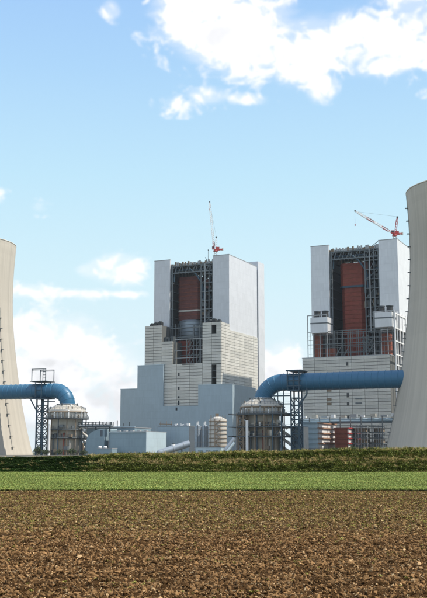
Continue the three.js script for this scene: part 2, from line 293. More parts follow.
    for (let i = 0; i < 22; i++) bar(h, 'scaffold_pole', M.steelGrey, [-68.5 + i * 3.15, 76, 14.6], [-68.5 + i * 3.15, 96.4, 14.6], .24);
  }
  if (A) {
    // lower front block: cores, boards, opening with steel
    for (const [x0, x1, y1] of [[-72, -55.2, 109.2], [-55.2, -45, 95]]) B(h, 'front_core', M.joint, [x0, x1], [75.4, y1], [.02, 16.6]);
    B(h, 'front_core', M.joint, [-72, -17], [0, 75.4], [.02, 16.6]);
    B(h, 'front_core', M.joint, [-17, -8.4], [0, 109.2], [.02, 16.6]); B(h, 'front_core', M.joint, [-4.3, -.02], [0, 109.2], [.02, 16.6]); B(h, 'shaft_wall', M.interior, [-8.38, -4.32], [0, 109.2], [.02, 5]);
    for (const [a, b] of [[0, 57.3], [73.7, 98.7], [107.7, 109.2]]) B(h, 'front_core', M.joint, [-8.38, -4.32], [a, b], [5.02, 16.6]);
    B(h, 'side_core', M.joint, [-1, -.02], [0, 104.4], [-62, -.02]);
    facade(h, 0, 'front', -72, -55.2, 75.6, 109.4, 16.62, 2, R);
    facade(h, 0, 'front', -55.2, -45, 75.6, 95.2, 16.62, 1, R);
    facade(h, 0, 'front', -17, 0, 57.2, 109.4, 16.62, 2, R, (x, y) => (x > -8.5 && y > 98.5 && y < 108) || (x > -8.5 && y > 57 && y < 74));
    facade(h, 0, 'front', -8.5, 0, 57.2, 74, 16.62, 2, R, (x) => x < -4);
    facade(h, 0, 'front', -8.5, 0, 98.5, 108, 16.62, 2, R, (x) => x < -4);
    for (const y of [63, 68.4]) B(h, 'floor_edge', M.steelGrey, [-8.2, -4.5], [y, y + .5], [12, 16.4]);
    facade(h, 0, 'front', -53, -17, 40.2, 75.6, 16.62, 3, R);
    facade(h, 0, 'side', 0, 16.8, 57.2, 109.4, .02, 2, R);
    facade(h, 0, 'side', -61.8, 0, 57.2, 104.4, .02, 6, R);
    // steel in the opening
    for (const x of [-44.4, -33.8, -30.4, -24, -20.4]) bar(h, 'column', M.steelGrey, [x, 75.4, 13], [x, 97, 13], .6);
    for (const y of [81, 87.4, 96.8]) bar(h, 'beam', M.steelPale, [-45, y, 13.1], [-17, y, 13.1], .5);
    for (const x of [-33.8, -30.4, -24]) for (const y of [75.6, 81, 87.4, 92]) bar(h, 'brace', M.steelGrey, [x, y, 12.6], [x + 3.4, y + 5.6, 12.6], .45);
    for (const x of [-54, -32, -26, -20]) bar(h, 'column', M.steelGrey, [x, 75.4, 3], [x, 110, 3], .9);
    for (const y of [84, 92, 100, 108]) bar(h, 'beam', M.steelGrey, [-55, y, 3.1], [-17, y, 3.1], .8);
    for (const [x, w, t] of [[-68, 3, 2.2], [-64, 3.4, 3.2], [-60, 3.4, 3.6], [-12.5, 3.2, 2.4], [-8.4, 3.2, 3.2], [-4, 2.6, 2.2]]) {
      const f = B(h, 'roof_fan', M.black, [x - w / 2, x + w / 2], [109.3, 109.3 + t], [9, 13]); add(f, 'cowl', new THREE.CylinderGeometry(w * .42, w * .48, 1, 12), M.steelDark, [0, t / 2 + .5, 0]);
    }
    for (const x of [-53.4, -50.4, -47.2]) B(h, 'roof_unit', M.steelDark, [x - 1.2, x + 1.2], [95.1, 97.2 + R() * 3], [6, 14]);
    for (let i = 0; i < 5; i++) bar(h, 'scaffold_pole', M.steelGrey, [-54.8 + i * 2.4, 95.1, 2], [-54.8 + i * 2.4, 112, 2], .4);
    // dark stair windows one above another
    for (const [y, t] of [[68, 2.2], [56.4, 2.4], [48.6, 1.8], [45, 3.8]]) { const w = B(h, 'window', M.glass, [-39.8, -38.2], [y - t, y], [17.05, 17.16]); }
    B(h, 'vent_strip', M.joint, [-36, -24.5], [74.6, 75.3], [17.1, 17.25]);
  } else {
    B(h, 'front_core', M.joint, [-74.8, -4], [0, 75.6], [-2, 16.6]);
    facade(h, 0, 'front', -75, -4, 9.6, 75.8, 16.62, 7, R);
    B(h, 'coping', M.steelPale, [-75.2, -3.8], [75.7, 76.3], [-2, 17.1]);
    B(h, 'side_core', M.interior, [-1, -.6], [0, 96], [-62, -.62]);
    for (const [y, t] of [[71.5, 2.6], [47.5, 3.4], [40.4, 2.6], [30, 3], [20, 2.2]]) B(h, 'window', M.glass, [-38.9, -37.1], [y - t, y], [17.1, 17.2]);
    for (const y of [42, 38.6, 49]) B(h, 'service_box', M.brownSteel, [-55, -51.4], [y, y + 1.8], [17.1, 17.5]);
    for (const y of [39, 42.4]) B(h, 'service_box', M.steelGrey, [-32, -27], [y, y + 1], [17.1, 17.4]);
    const fx = [-70.4, -65.6, -60.2, -54.4, -48, -41.5, -35.2, -28.8, -22.4, -16, -10.6, -5.4, -.4];
    for (const x of fx) bar(h, 'column', x < -53 || x > -17 ? M.steelPale : M.steelGrey, [x, 75.6, 16], [x, x < -53 || x > -17 ? 110 : 97, 16], .55);
    for (const y of [86.4, 96.6]) for (let i = 0; i < fx.length - 1; i++) bar(h, 'beam', M.steelGrey, [fx[i], y, 16.1], [fx[i + 1], y, 16.1], .55);
    for (const [a, b] of [[0, 3], [9, 12]]) bar(h, 'beam', M.steelPale, [fx[a], 110, 16.1], [fx[b], 110, 16.1], .7);
    for (const x of fx.filter((_, i) => i % 2)) bar(h, 'column', M.steelGrey, [x, 75.6, 2], [x, 97, 2], .9);
    for (const y of [81, 86.4, 92, 96.6]) bar(h, 'beam', M.steelGrey, [-70, y, 2], [-1, y, 2], .8);
    for (const x of [-48, -41.5, -22.4]) bar(h, 'brace', M.steelGrey, [x, 75.8, 15.4], [x + 6.2, 86.2, 15.4], .5);
    for (let i = 0; i < 26; i++) bar(h, 'brace', M.steelGrey, [-29 + 12 * R(), 77 + 16 * R(), 8], [-29 + 12 * R(), 78 + 18 * R(), 7], .5);
    // frame of the side face
    const fz = [16, 9, 1, -8, -18, -29, -41, -52];
    for (const z of fz) bar(h, 'column', M.white, [.3, 0, z], [.3, z > -20 ? 110 : 97, z], .9);
    for (const y of [60, 68, 76, 86.4, 96.6, 108]) bar(h, 'beam', M.white, [.3, y, 16], [.3, y, y > 100 ? -18 : -52], .8);
    // white ventilation boxes with fan stacks
    for (const [x0, x1, y0, y1, n] of [[-67.6, -53.4, 95.6, 108, 2], [-15, -1.6, 97.4, 109, 2]]) {
      const b = B(h, 'vent_box', M.whiteSheet, [x0, x1], [y0, y1], [4, 17.4]), hh = (y1 - y0) / 2;
      add(b, 'grille_band', boxGeo(x1 - x0 + .3, 1, 13.7), M.steelGrey, [0, hh * .25, 0]);
      for (let i = 0; i < n; i++) { const f = add(h, 'fan_stack', new THREE.CylinderGeometry(2.5, 2.7, 5.2, 16), M.black, [x0 + 3.5 + i * 6.6, y1 + 2.6, 10]); add(f, 'cowl', new THREE.CylinderGeometry(2.9, 2.9, .7, 16), M.steelDark, [0, 2.9, 0]); }
    }
  }
  return h;
}
const OA = [13.3, -820], OB = [145.8, -758];
boilerHouse(OA, 'silver clad boiler house with a brown boiler in its open bay', 'A', 5);
boilerHouse(OB, 'pale boiler house with a bright red boiler and open steel, behind the long blue duct', 'B', 9);

// blue grey annex in front of the silver boiler house
{
  const a = thing('plant_annex', 'stepped blue grey metal annex at the foot of the silver boiler house', 'building', [OA[0], 0, OA[1]], TH);
  const s = new THREE.Shape([[-94, 0], [11.5, 0], [11.5, 57], [-19.7, 57], [-19.7, 40.2], [-52.6, 40.2], [-52.6, 75.2], [-77.5, 75.2], [-77.5, 55.6], [-94, 55.6]].map(([x, y]) => new THREE.Vector2(x, y)));
  const g = new THREE.ExtrudeGeometry(s, { depth: 2, bevelEnabled: false }); g.translate(0, 0, 17.3); add(a, 'front_wall', g, M.blueGreySheet);
  B(a, 'side_hall', M.blueGreySheet, [-93.9, -77.55], [0, 55.5], [-24, 17.28]);
  B(a, 'side_hall', M.blueGreySheet, [-77.5, -72.8], [0, 75.1], [-24, 17.28]);
  B(a, 'side_hall', M.blueGreySheet, [.9, 11.45], [0, 56.9], [-30, 17.28]);
  for (const [x0, x1, y] of [[-94.2, -77.4, 55.6], [-77.7, -52.4, 75.2], [-19.9, 11.7, 57]]) B(a, 'coping', M.paleBlueSheet, [x0, x1], [y, y + .45], [17.1, 19.5]);
  for (const [y, t] of [[39, 2.4], [37.4, 0], [25, 4.4]]) if (t) B(a, 'window', M.glass, [-40.6, -39], [y - t, y], [19.2, 19.36]);
}

// ---------------------------------------------------------------- cooling towers
const profile = [[60, 0], [58.3, 5.5], [52.9, 27], [47.4, 55], [43.2, 84], [40.6, 108], [39.6, 130], [39.9, 150], [40.8, 166], [41.1, 172]];
function rAt(y) { let i = 0; while (i < profile.length - 2 && y > profile[i + 1][1]) i++; const [r0, y0] = profile[i], [r1, y1] = profile[i + 1]; return lerp(r0, r1, (y - y0) / (y1 - y0)); }
function coolingTower(x, z, H, label, m, ladderAz, ladderTop) {
  const t = thing('cooling_tower', label, 'cooling tower', [x, 0, z]), k = H / 172;
  const curve = new THREE.CatmullRomCurve3(profile.map(([r, y]) => V(r, y * k, 0))).getPoints(70);
  const pts = curve.map((p) => new THREE.Vector2(p.x, p.y)); const inner = curve.map((p) => new THREE.Vector2(p.x - 1.1, p.y)).reverse();
  const g = new THREE.LatheGeometry([...pts, ...inner], 160, -Math.PI / 2); add(t, 'shell', g, m);
  add(t, 'rim', ringSlab(39.9, 41.2, H - .4, H + .35, 128), m);
  // ladder up the shell with small rest platforms
  const c = Math.cos(ladderAz), s = Math.sin(ladderAz), P = (r, y) => [c * r, y, s * r];
  const lad = new THREE.Group(); lad.name = 'access_ladder'; t.add(lad);
  const yT = ladderTop; for (let i = 0, y = 6; y < yT - 3; y += 8.6, i++) {
    const r = rAt(y / k), pl = add(lad, 'rest_platform', boxGeo(1.8, .45, 1.7), M.steelGrey, P(r + .85, y)); pl.rotation.y = -ladderAz;
    const y2 = Math.min(yT, y + 8.6); bar(lad, 'ladder_rail', M.steelGrey, P(r + .3, y), P(rAt(y2 / k) + .3, y2), .22);
  }
  return t;
}
coolingTower(168.4, -623, 172, 'grey cooling tower in shade standing where the long blue duct ends', M.concrete, Math.PI * 1.02, 171);
const towerL = coolingTower(-207.5, -802, 174, 'sunlit cream cooling tower behind the shorter blue duct', M.concrete, 0.54, 118);
for (const a of [0.93, 0.985]) { const r = 60.2, p = add(towerL, 'wall_port', boxGeo(2, 2.2, .8), M.black, [Math.cos(a) * r * .985, 3.4, Math.sin(a) * r * .985]); p.rotation.y = Math.PI / 2 - a; }

// ---------------------------------------------------------------- scrubbers, blue ducts and their supports
const SR = [33, -660], SL = [-110.5, -742];
function scrubber([x, z], label, seed) {
  const R = rng(seed), t = thing('scrubber_tower', label, 'industrial tank', [x, 0, z], TH, 'flue gas scrubbers');
  const lathe = (pts, seg = 48) => new THREE.LatheGeometry(pts.map(([a, b]) => new THREE.Vector2(a, b)), seg);
  add(t, 'tank', lathe([[0, 0], [11.4, 0], [11.4, 26.6]]), M.cream);
  add(t, 'upper_drum', lathe([[11.4, 27.4], [14.2, 27.6], [14.2, 33.2], [13.6, 33.8]]), M.creamPale);
  add(t, 'dome', lathe([[13.6, 33.8], [11.6, 35.2], [8.4, 36.7], [6.4, 37.4], [0, 37.5]]), M.cream);
  add(t, 'neck_flange', ringSlab(5.4, 7.2, 37.3, 38.2), M.steelPale);
  for (const [y, r] of [[26.6, 16.4], [18.3, 15], [12.2, 15]]) {
    const pl = add(t, 'platform', ringSlab(11.45, r, y, y + .7), M.steelDark), gs = [];
    for (let i = 0; i < 36; i++) { const a = i / 36 * Math.PI * 2, p = [Math.cos(a) * (r - .15), Math.sin(a) * (r - .15)]; gs.push(barGeo([p[0], y + .7, p[1]], [p[0], y + 2, p[1]], .12)); }
    for (const q of [1.35, 2]) { const g = new THREE.TorusGeometry(r - .15, .08, 5, 48); g.rotateX(Math.PI / 2); g.translate(0, y + q, 0); gs.push(g); }
    stuff(add(pl, 'railing', mergeGeometries(gs.map((g) => g.index ? g.toNonIndexed() : g)), M.steelGrey));
  }
  for (let i = 0; i < 14; i++) { const a = i / 14 * Math.PI * 2 + .1; bar(t, 'column', i % 3 ? M.brownSteel : M.steelBlue, [Math.cos(a) * 14.6, 0, Math.sin(a) * 14.6], [Math.cos(a) * 14.6, 26.6, Math.sin(a) * 14.6], .55); }
  for (let i = 0; i < 34; i++) {                       // spray pipes round the upper drum
    const a = i / 34 * Math.PI * 2, c = Math.cos(a), s = Math.sin(a), y1 = 29.6 + R() * 3;
    const p = bar(t, 'spray_pipe', i % 4 === 1 ? M.white : i % 4 === 2 ? M.brownSteel : M.steelPale, [c * 14.8, 27.4, s * 14.8], [c * 14.8, y1, s * 14.8], .42, true);
    if (i % 2) add(t, 'valve', new THREE.SphereGeometry(.6, 8, 6), R() > .5 ? M.white : M.steelGrey, [c * 14.9, y1, s * 14.9]);
  }
  for (let i = 0; i < 18; i++) { const a = i / 18 * 6.2832, c = Math.cos(a), q = Math.sin(a); bar(t, 'dome_rib', M.steelPale, [c * 13.7, 34, q * 13.7], [c * 7, 37.5, q * 7], .3); }
  { const gs = []; for (let i = 0; i < 40; i++) { const a = i / 40 * 6.2832; gs.push(barGeo([Math.cos(a) * 14, 33.4, Math.sin(a) * 14], [Math.cos(a) * 14, 35.3, Math.sin(a) * 14], .14)); } const g = new THREE.TorusGeometry(14, .1, 5, 56); g.rotateX(Math.PI / 2); g.translate(0, 35.3, 0); gs.push(g); stuff(add(t, 'drum_railing', mergeGeometries(gs.map((k) => k.toNonIndexed())), M.steelGrey)); }
  for (let i = 0; i < 22; i++) { const a = R() * 6.28, r = 8.5 + 4.5 * R(), o = add(t, 'nozzle', new THREE.CylinderGeometry(.35, .45, 1.6 + Math.floor(R() * 3) * .5, 8), [M.white, M.brownSteel, M.steelGrey][i % 3], [Math.cos(a) * r, 36.6 - (r - 8.5) * .42, Math.sin(a) * r]); }
  add(t, 'ring_main', (() => { const g = new THREE.TorusGeometry(14.8, .45, 8, 60); g.rotateX(Math.PI / 2); return g; })(), M.brownSteel, [0, 31.8, 0]);
  for (let i = 0; i < 11; i++) {                       // circulation pipes standing round the tank
    const a = -.2 + i * .34, c = Math.cos(a), s = Math.sin(a), y1 = 9 + (i * 5 % 13);
    pipe(t, 'circulation_pipe', [M.cream, M.brownSteel, M.creamPale, M.steelGrey, M.rust][(i * 2 + seed) % 5], [[c * 13.1, 0, s * 13.1], [c * 13.1, y1 - 1.5, s * 13.1], [c * 12.7, y1 - .3, s * 12.7], [c * 11.2, y1, s * 11.2]], .45 + .3 * R());
  }
  for (let i = 0; i < 4; i++) { const a = -.5 + i * .22, c = Math.cos(a), s = Math.sin(a), y = 3.4 + i * 5.4; pipe(t, 'slurry_pipe', i % 2 ? M.white : M.creamPale, [[c * 19, y - 2, s * 19], [c * 16.5, y, s * 16.5], [c * 11.2, y + 3.4, s * 11.2]], 1.0); }
  for (let i = 0; i < 16; i++) { const a = .2 + R() * 2.9, y = [.6, 12.9, 19][i % 3], r = 12.9 + R() * 1.2, o = add(t, 'equipment_box', boxGeo(1.2 + Math.floor(R() * 3) * .8, 1.4 + Math.floor(R() * 3) * .9, 1.4), [M.brownSteel, M.steelGrey, M.cream, M.steelDark][i % 4], [Math.cos(a) * r, y + 1.4, Math.sin(a) * r]); o.rotation.y = -a + Math.PI / 2; }
  bar(t, 'standpipe', M.white, [-4, 0, 17.4], [-4, 22.8, 17.4], .95, true); bar(t, 'standpipe_strut', M.steelDark, [-4, 18.8, 14.8], [-4, 18.8, 16.5], .4);
  for (const [x0, y0, w] of [[-12.4, 8, 3], [-6, 13.2, 2.6], [2.5, 20, 3.2], [6, 4, 3.6], [-2, 2, 4.2], [9, 13, 2.4]]) { const zz = Math.sqrt(Math.max(9, 15 * 15 - x0 * x0)); B(t, 'equipment_box', R() > .4 ? M.brownSteel : M.steelGrey, [x0, x0 + w], [y0, y0 + 2.4], [zz - 2.6, zz - .4]); }
  for (let i = 0; i < 4; i++) add(t, 'top_valve', new THREE.CylinderGeometry(.5, .5, 1.8, 8), M.steelDark, [Math.cos(i * 1.5) * 8.6, 37.6, Math.sin(i * 1.5) * 8.6]);
  return t;
}
scrubber(SL, 'round cream scrubber tank with ring platforms, beside the sunlit cooling tower', 31);
const scrR = scrubber(SR, 'round tan scrubber tank with ring platforms and pipes, in front of the stepped annex', 41);
{ // rectangular access steel round the tan scrubber
  const fx = [-11.4, -6.8, 1.5, 8, 14, 20];
  for (const x of fx) for (const z of [17.2, -17.2]) bar(scrR, 'frame_column', x > 10 ? M.steelBlue : M.brownSteel, [x, 0, z], [x, 27.4, z], .6);
  for (const y of [12.3, 18.5, 26.9]) { for (const z of [17.2, -17.2]) for (let i = 0; i < 5; i++) bar(scrR, 'frame_beam', M.steelDark, [fx[i], y, z], [fx[i + 1], y, z], .75); bar(scrR, 'frame_rail', M.steelGrey, [-11.4, y + 1.5, 17.2], [20, y + 1.5, 17.2], .18); B(scrR, 'side_walkway', M.steelDark, [15.2, 20.2], [y - .3, y + .3], [-17, 17]); B(scrR, 'side_walkway', M.steelDark, [-17.8, -15.2], [y - .3, y + .3], [-17, 17]); }
  const RR = rng(88); for (let i = 0; i < 26; i++) { const x = -11 + 29 * RR(), y = [.2, 12.8, 19][i % 3]; B(scrR, 'frame_equipment', [M.brownSteel, M.cream, M.steelGrey, M.creamPale, M.steelDark][i % 5], [x, x + .8 + 1.6 * RR()], [y, y + 1.2 + 2.4 * RR()], [15.2, 16.6]); }
  for (const [x, y0] of [[-10.8, 12.6], [4.6, 0], [10.6, 18.8], [16.6, 12.6]]) bar(scrR, 'frame_brace', M.brownSteel, [x, y0, 17], [x + 4, y0 + 6, 17], .4);
}

function duct(name, from, dir, len, bendR, label) {
  // rises out of the scrubber neck, bends and runs level
  const t = thing(name, label, 'duct', [from[0], 0, from[1]], 0, 'blue flue gas ducts'), Y = 48.4, r = 5.65, c = dir[0], s = dir[1], pts = [];
  
  const a0 = Math.max(0, Math.acos(Math.min(1, 1)) + (Y - bendR < 37.4 ? Math.asin((37.4 - (Y - bendR)) / bendR) : 0)), off = bendR * (1 - Math.cos(a0));
  const path = new THREE.CurvePath(), arc = [];
  for (let i = 0; i <= 14; i++) { const a = lerp(a0, Math.PI / 2, i / 14), d = bendR * (1 - Math.cos(a)) - off; arc.push(V(c * d, Y - bendR + bendR * Math.sin(a), s * d)); }
  const bend = new THREE.CatmullRomCurve3(arc), e = arc[14];
  add(t, 'elbow', new THREE.TubeGeometry(bend, 28, r, 32), M.ductBlue);
  const b = add(t, 'duct_run', new THREE.TubeGeometry(new THREE.LineCurve3(e, V(e.x + c * len, Y, e.z + s * len)), 60, r, 36), M.ductBlue);
  const ring = new THREE.TorusGeometry(r + .02, .22, 6, 40);
  const put = (p, d) => { const o = add(t, 'stiffener_ring', ring, M.ductRing, p.toArray()); o.quaternion.setFromUnitVectors(V(0, 0, 1), d); };
  for (let d = 1; d < len - 1; d += 4.3) put(V(e.x + c * d, Y, e.z + s * d), V(c, 0, s));
  for (let i = 1; i < 5; i++) put(bend.getPointAt(i / 5), bend.getTangentAt(i / 5));
  return { t, e, Y, r, c, s };
}
const dR = duct('flue_duct', SR, [Math.cos(.395), Math.sin(.395)], 98, 15, 'long blue ringed duct running to the grey cooling tower');
const dL = duct('flue_duct', SL, [-Math.cos(.385), -Math.sin(.385)], 66, 11, 'short blue ringed duct crossing in front of the sunlit cooling tower');

function latticeTower(name, label, [x, z], turn, w, d, H, step, m, extra) {
  const t = thing(name, label, 'steel tower', [x, 0, z], turn), a = w / 2, b = d / 2, cs = [[-a, -b], [a, -b], [a, b], [-a, b]];
  for (const [p, q] of cs) bar(t, 'leg', m, [p, 0, q], [p, H, q], .85);
  for (let y = step; y <= H; y += step) for (let k = 0; k < 4; k++) {
    const [p, q] = cs[k], [u, v] = cs[(k + 1) % 4]; bar(t, 'strut', m, [p, y, q], [u, y, v], .6);
    bar(t, 'brace', m, (y / step) % 2 ? [p, y - step, q] : [u, y - step, v], (y / step) % 2 ? [u, y, v] : [p, y, q], .45);
  }
  if (extra) extra(t); return t;
}
{ // support of the long duct
  const k = 9.5, p = [SR[0] + dR.e.x + dR.c * k, SR[1] + dR.e.z + dR.s * k];
  latticeTower('duct_support', 'dark steel lattice tower carrying the long blue duct beside the tan scrubber', p, -.395, 5.4, 7, 42.2, 4.7, M.steelBlue, (t) => {
    B(t, 'saddle', M.steelBlue, [-4, 4], [42.2, 43], [-6.8, 6.8]);
    for (const q of [-6.4, 6.4]) for (const x of [-5, 0, 5]) bar(t, 'yoke_post', M.steelBlue, [x * .8, 43, q], [x * .8, 55.2, q], .6);
    for (const y of [45.4, 49, 52.4, 55.2]) for (const q of [-6.4, 6.4]) bar(t, 'yoke_rail', M.steelBlue, [-4.6, y, q], [5.6, y, q], .5);
    B(t, 'top_walkway', M.steelBlue, [-5, 6], [55.4, 56], [-7, 7]);
    bar(t, 'knee_brace', M.steelBlue, [2.6, 32, 3.4], [8.4, 40, 3.4], .8); bar(t, 'knee_brace', M.steelBlue, [8.4, 40, 3.4], [8.4, 44.4, 3.4], .8);
    for (const [y, x1] of [[39, -16], [33.5, -14], [27, -13], [18.6, -13], [12.4, -13]]) { const w = B(t, 'walkway', M.steelBlue, [x1, -2.9], [y, y + .6], [1.5, 4.2]); for (const q of [1.2]) add(w, 'handrail', boxGeo(-2.9 - x1, .16, .16), M.steelBlue, [0, q, 1.2]); }
    for (const x of [-8, -12]) bar(t, 'hanger', M.steelBlue, [x, 27, 3], [x, 46, 3], .5);
  });
  const k2 = 11, q = [SL[0] + dL.e.x + dL.c * k2, SL[1] + dL.e.z + dL.s * k2];
  latticeTower('duct_support', 'dark steel lattice tower with a portal frame above the short blue duct', q, -.385, 5.6, 7, 42.2, 4.7, M.steelBlue, (t) => {
    B(t, 'saddle', M.steelBlue, [-7, 7], [42.2, 42.9], [-6.8, 6.8]);
    for (const g of [-6.4, 6.4]) { for (const x of [-2.6, 2.6]) bar(t, 'yoke_post', M.steelBlue, [x, 43, g], [x, 55.4, g], .6); bar(t, 'yoke_rail', M.steelBlue, [-3, 49, g], [3, 49, g], .5); }
    B(t, 'top_walkway', M.steelDark, [-7.6, 6.6], [55.4, 55.9], [-7, 7]);
    for (const x of [-6.4, 5.8]) for (const g of [-6, 6]) bar(t, 'portal_post', M.steelGrey, [x, 55.9, g], [x, 65, g], .5);
    for (const g of [-6, 6]) for (const y of [64.2, 65]) bar(t, 'portal_beam', M.steelGrey, [-6.6, y, g], [6, y, g], .5);
    for (const y of [58, 60.4, 62.6]) bar(t, 'portal_rung', M.steelGrey, [3.4, y, 6], [5.8, y, 6], .4);
    bar(t, 'portal_post', M.steelGrey, [3.4, 55.9, 6], [3.4, 65, 6], .35);
    bar(t, 'knee_brace', M.steelBlue, [-2.8, 33, 3.4], [-8.5, 42, 3.4], .7);
    for (const [y, x1] of [[40, 12], [27, 9], [18.6, 9], [12.4, 9]]) B(t, 'walkway', M.steelBlue, [2.9, x1], [y, y + .6], [1.5, 4.2]);
  });
}
latticeTower('stair_frame', 'brown steel stair frame at the near corner of the tan scrubber', [19.4, -652], TH, 3.6, 6, 26.4, 4.4, M.brownSteel, (t) => { for (let i = 0; i < 6; i++) bar(t, 'stair_flight', M.steelDark, [i % 2 ? 1.6 : -1.6, i * 4.4, 1], [i % 2 ? -1.6 : 1.6, (i + 1) * 4.4, 1], .7); });

// ---------------------------------------------------------------- cranes on the roofs
function crane(origin, u, w, label, tip, apex, bob) {
  const c = Math.cos(-TH), s = Math.sin(-TH), x = origin[0] + u * c - w * s, z = origin[1] + u * s + w * c;
  const t = thing('roof_crane', label, 'crane', [x, HT + .5, z], 0, 'luffing cranes on the roofs');
  const lattice = (name, m, a, b, wd, n) => {          // three chords with zigzag lacing
    const A = V(...a), C = V(...b), d = C.clone().sub(A), L = d.length(); d.normalize(); const s1 = V(0, 0, 1), s2 = new THREE.Vector3().crossVectors(d, s1).normalize(), gs = [];
    const at = (k, i) => { const f = i / n, tw = wd * (f < .12 ? .35 + f * 5.4 : f > .88 ? .35 + (1 - f) * 5.4 : 1), p = A.clone().addScaledVector(d, L * f), q = [[-.5, -.5], [.5, -.5], [0, .5]][k]; return p.addScaledVector(s1, q[0] * tw).addScaledVector(s2, q[1] * tw).toArray(); };
    for (let i = 0; i < n; i++) for (let k = 0; k < 3; k++) { gs.push(barGeo(at(k, i), at(k, i + 1), .34)); gs.push(barGeo(at(k, i), at((k + 1) % 3, i + 1), .2)); }
    return stuff(add(t, name, mergeGeometries(gs), m));
  };
  add(t, 'base_frame', boxGeo(4.4, .6, 4.4), M.steelPale, [0, .3, 0]);
  lattice('mast', M.creamPale, [0, .6, 0], [0, 4.4, 0], 2.6, 3);
  add(t, 'turntable', new THREE.CylinderGeometry(1.9, 2.1, 1, 20), M.redPaint, [0, 4.9, 0]);
  const sx = Math.sign(apex[0]) || 1;
  add(t, 'machine_deck', boxGeo(7.6, .9, 2.6), M.redPaint, [sx * 2.2, 5.9, 0]);
  add(t, 'winch_house', boxGeo(3.4, 2, 2.4), M.redPaint, [sx * 1.6, 7.3, 0]);
  const cab = add(t, 'cab', boxGeo(2.2, 2.4, 2.2), M.redPaint, [-sx * 2, 7.2, 1.6]); add(cab, 'cab_window', boxGeo(1.8, 1.2, .1), M.glass, [0, .3, 1.16]);
  for (let i = 0; i < 2; i++) add(t, 'counterweight', boxGeo(1.3, 2.3, 2.4), i ? M.creamPale : M.white, [sx * (4.6 + i * 1.45), 6.3, 0]);
  lattice('a_frame', sx > 0 && tip[0] < -20 ? M.redPaint : M.white, [sx * .6, 6.4, 0], [apex[0], apex[1], 0], 1.3, 6);
  add(t, 'apex_sheave', new THREE.CylinderGeometry(.8, .8, 1, 12), M.steelDark, [apex[0], apex[1] + .3, 0]);
  const lowJib = tip[0] < -20, J = (f) => [lerp(-sx * 1.2, tip[0], f), lerp(6.6, tip[1], f), 0];
  lattice('jib', M.white, J(0), J(1), 1.5, 22); for (const [a, b] of lowJib ? [[.1, .3], [.5, .7]] : [[.05, .16]]) lattice('jib_marking', M.redPaint, J(a), J(b), 1.62, 5);
  add(t, 'jib_tip', boxGeo(1.1, 1.1, 1.1), M.steelGrey, [tip[0], tip[1] + .2, 0]);
  bar(t, 'pendant_cable', M.steelGrey, [apex[0], apex[1] + .6, 0], [tip[0] * .97, tip[1] * .98, 0], .09);
  bar(t, 'hoist_cable', M.steelGrey, [tip[0] - .2, tip[1], 0], [tip[0] - .2, tip[1] - bob, 0], .12);
  add(t, 'hook_block', boxGeo(.7, 1.4, .6), M.redPaint, [tip[0] - .2, tip[1] - bob - .6, 0]);
  return t;
}
crane(OA, -15, -5, 'white luffing crane with jib raised almost upright, on the silver boiler house roof', [-5.2, 48.5], [.6, 17], 6);
crane(OB, -4.4, -10, 'red and white crane with lowered jib, on the pale boiler house roof', [-31.5, 25], [2.6, 19.6], 11);
{ const t = thing('antenna_pole', 'thin pole beside the upright crane on the silver boiler house roof', 'pole', [13.3 - 22 * .906 + 2, 165.8, -820 - 22 * .423 - 8]); add(t, 'pole', new THREE.CylinderGeometry(.14, .2, 11, 8), M.steelGrey, [0, 5.5, 0]); add(t, 'pole_head', boxGeo(.7, .9, .7), M.steelDark, [0, 11.2, 0]); }

// ---------------------------------------------------------------- low buildings, silos and pipes at the foot of the plant
function shed(name, label, x, z, w, d, H, m, sideM, more) {
  // origin at the near right front corner
  const t = thing(name, label, 'building', [x, 0, z], TH);
  B(t, 'wall', m, [-w, 0], [0, H], [-d, 0]);
  B(t, 'roof', M.roofGrey, [-w - .25, .25], [H, H + .45], [-d - .25, .25]);
  if (sideM) B(t, 'side_wall', sideM, [.02, .2], [0, H - .05], [-d + .1, -.1]);
  if (more) more(t); return t;
}
shed('machine_hall', 'blue grey flat roofed hall with a sunlit tinted end wall, left of the silver pipe', -48.3, -705, 31, 31, 16.6, M.slateSheet, M.paleBlueSheet, (t) => {  // end wall paler than the front: sunlight on it put into the colour
  for (let i = 0; i < 5; i++) B(t, 'roof_hatch', M.steelPale, [-28 + i * 5.6, -25.6 + i * 5.6], [17.1, 17.9], [-9, -6.4]);
  bar(t, 'gutter', M.paleBlueSheet, [-31.2, 16.4, .45], [.2, 16.4, .45], .4); bar(t, 'downpipe', M.steelPale, [-30.6, 0, .4], [-30.6, 16.4, .4], .35);
});
shed('pump_hall', 'long slate blue hall behind the flat roofed hall, under the walkway bridge', -60, -748, 46, 26, 20.4, M.slateSheet, null, (t) => { B(t, 'parapet', M.paleBlueSheet, [-46.3, .3], [20.9, 21.6], [-.4, .34]); for (let i = 0; i < 8; i++) bar(t, 'pipe_stub', M.steelDark, [-44 + i * 5.4, 20.9, -3], [-44 + i * 5.4, 24 + (i % 3), -3], .5); });
shed('pipe_hall', 'blue grey hall behind the silver pipe, below the annex windows', -18.5, -738, 26, 30, 21.4, M.blueGreySheet, M.darkSheet, (t) => {
  for (let i = 0; i < 6; i++) B(t, 'roof_duct', i % 2 ? M.white : M.silver, [-15 + i * 2.5, -13.2 + i * 2.5], [21.9, 23 + (i % 3) * .4], [-4, -1.4]);
  bar(t, 'roof_pipe', M.brownSteel, [-26, 23.4, -2], [-15, 23, -2], .6); for (const x of [-25, -20, -16]) bar(t, 'pipe_post', M.brownSteel, [x, 21.9, -2], [x, 25.4, -2], .35);
});
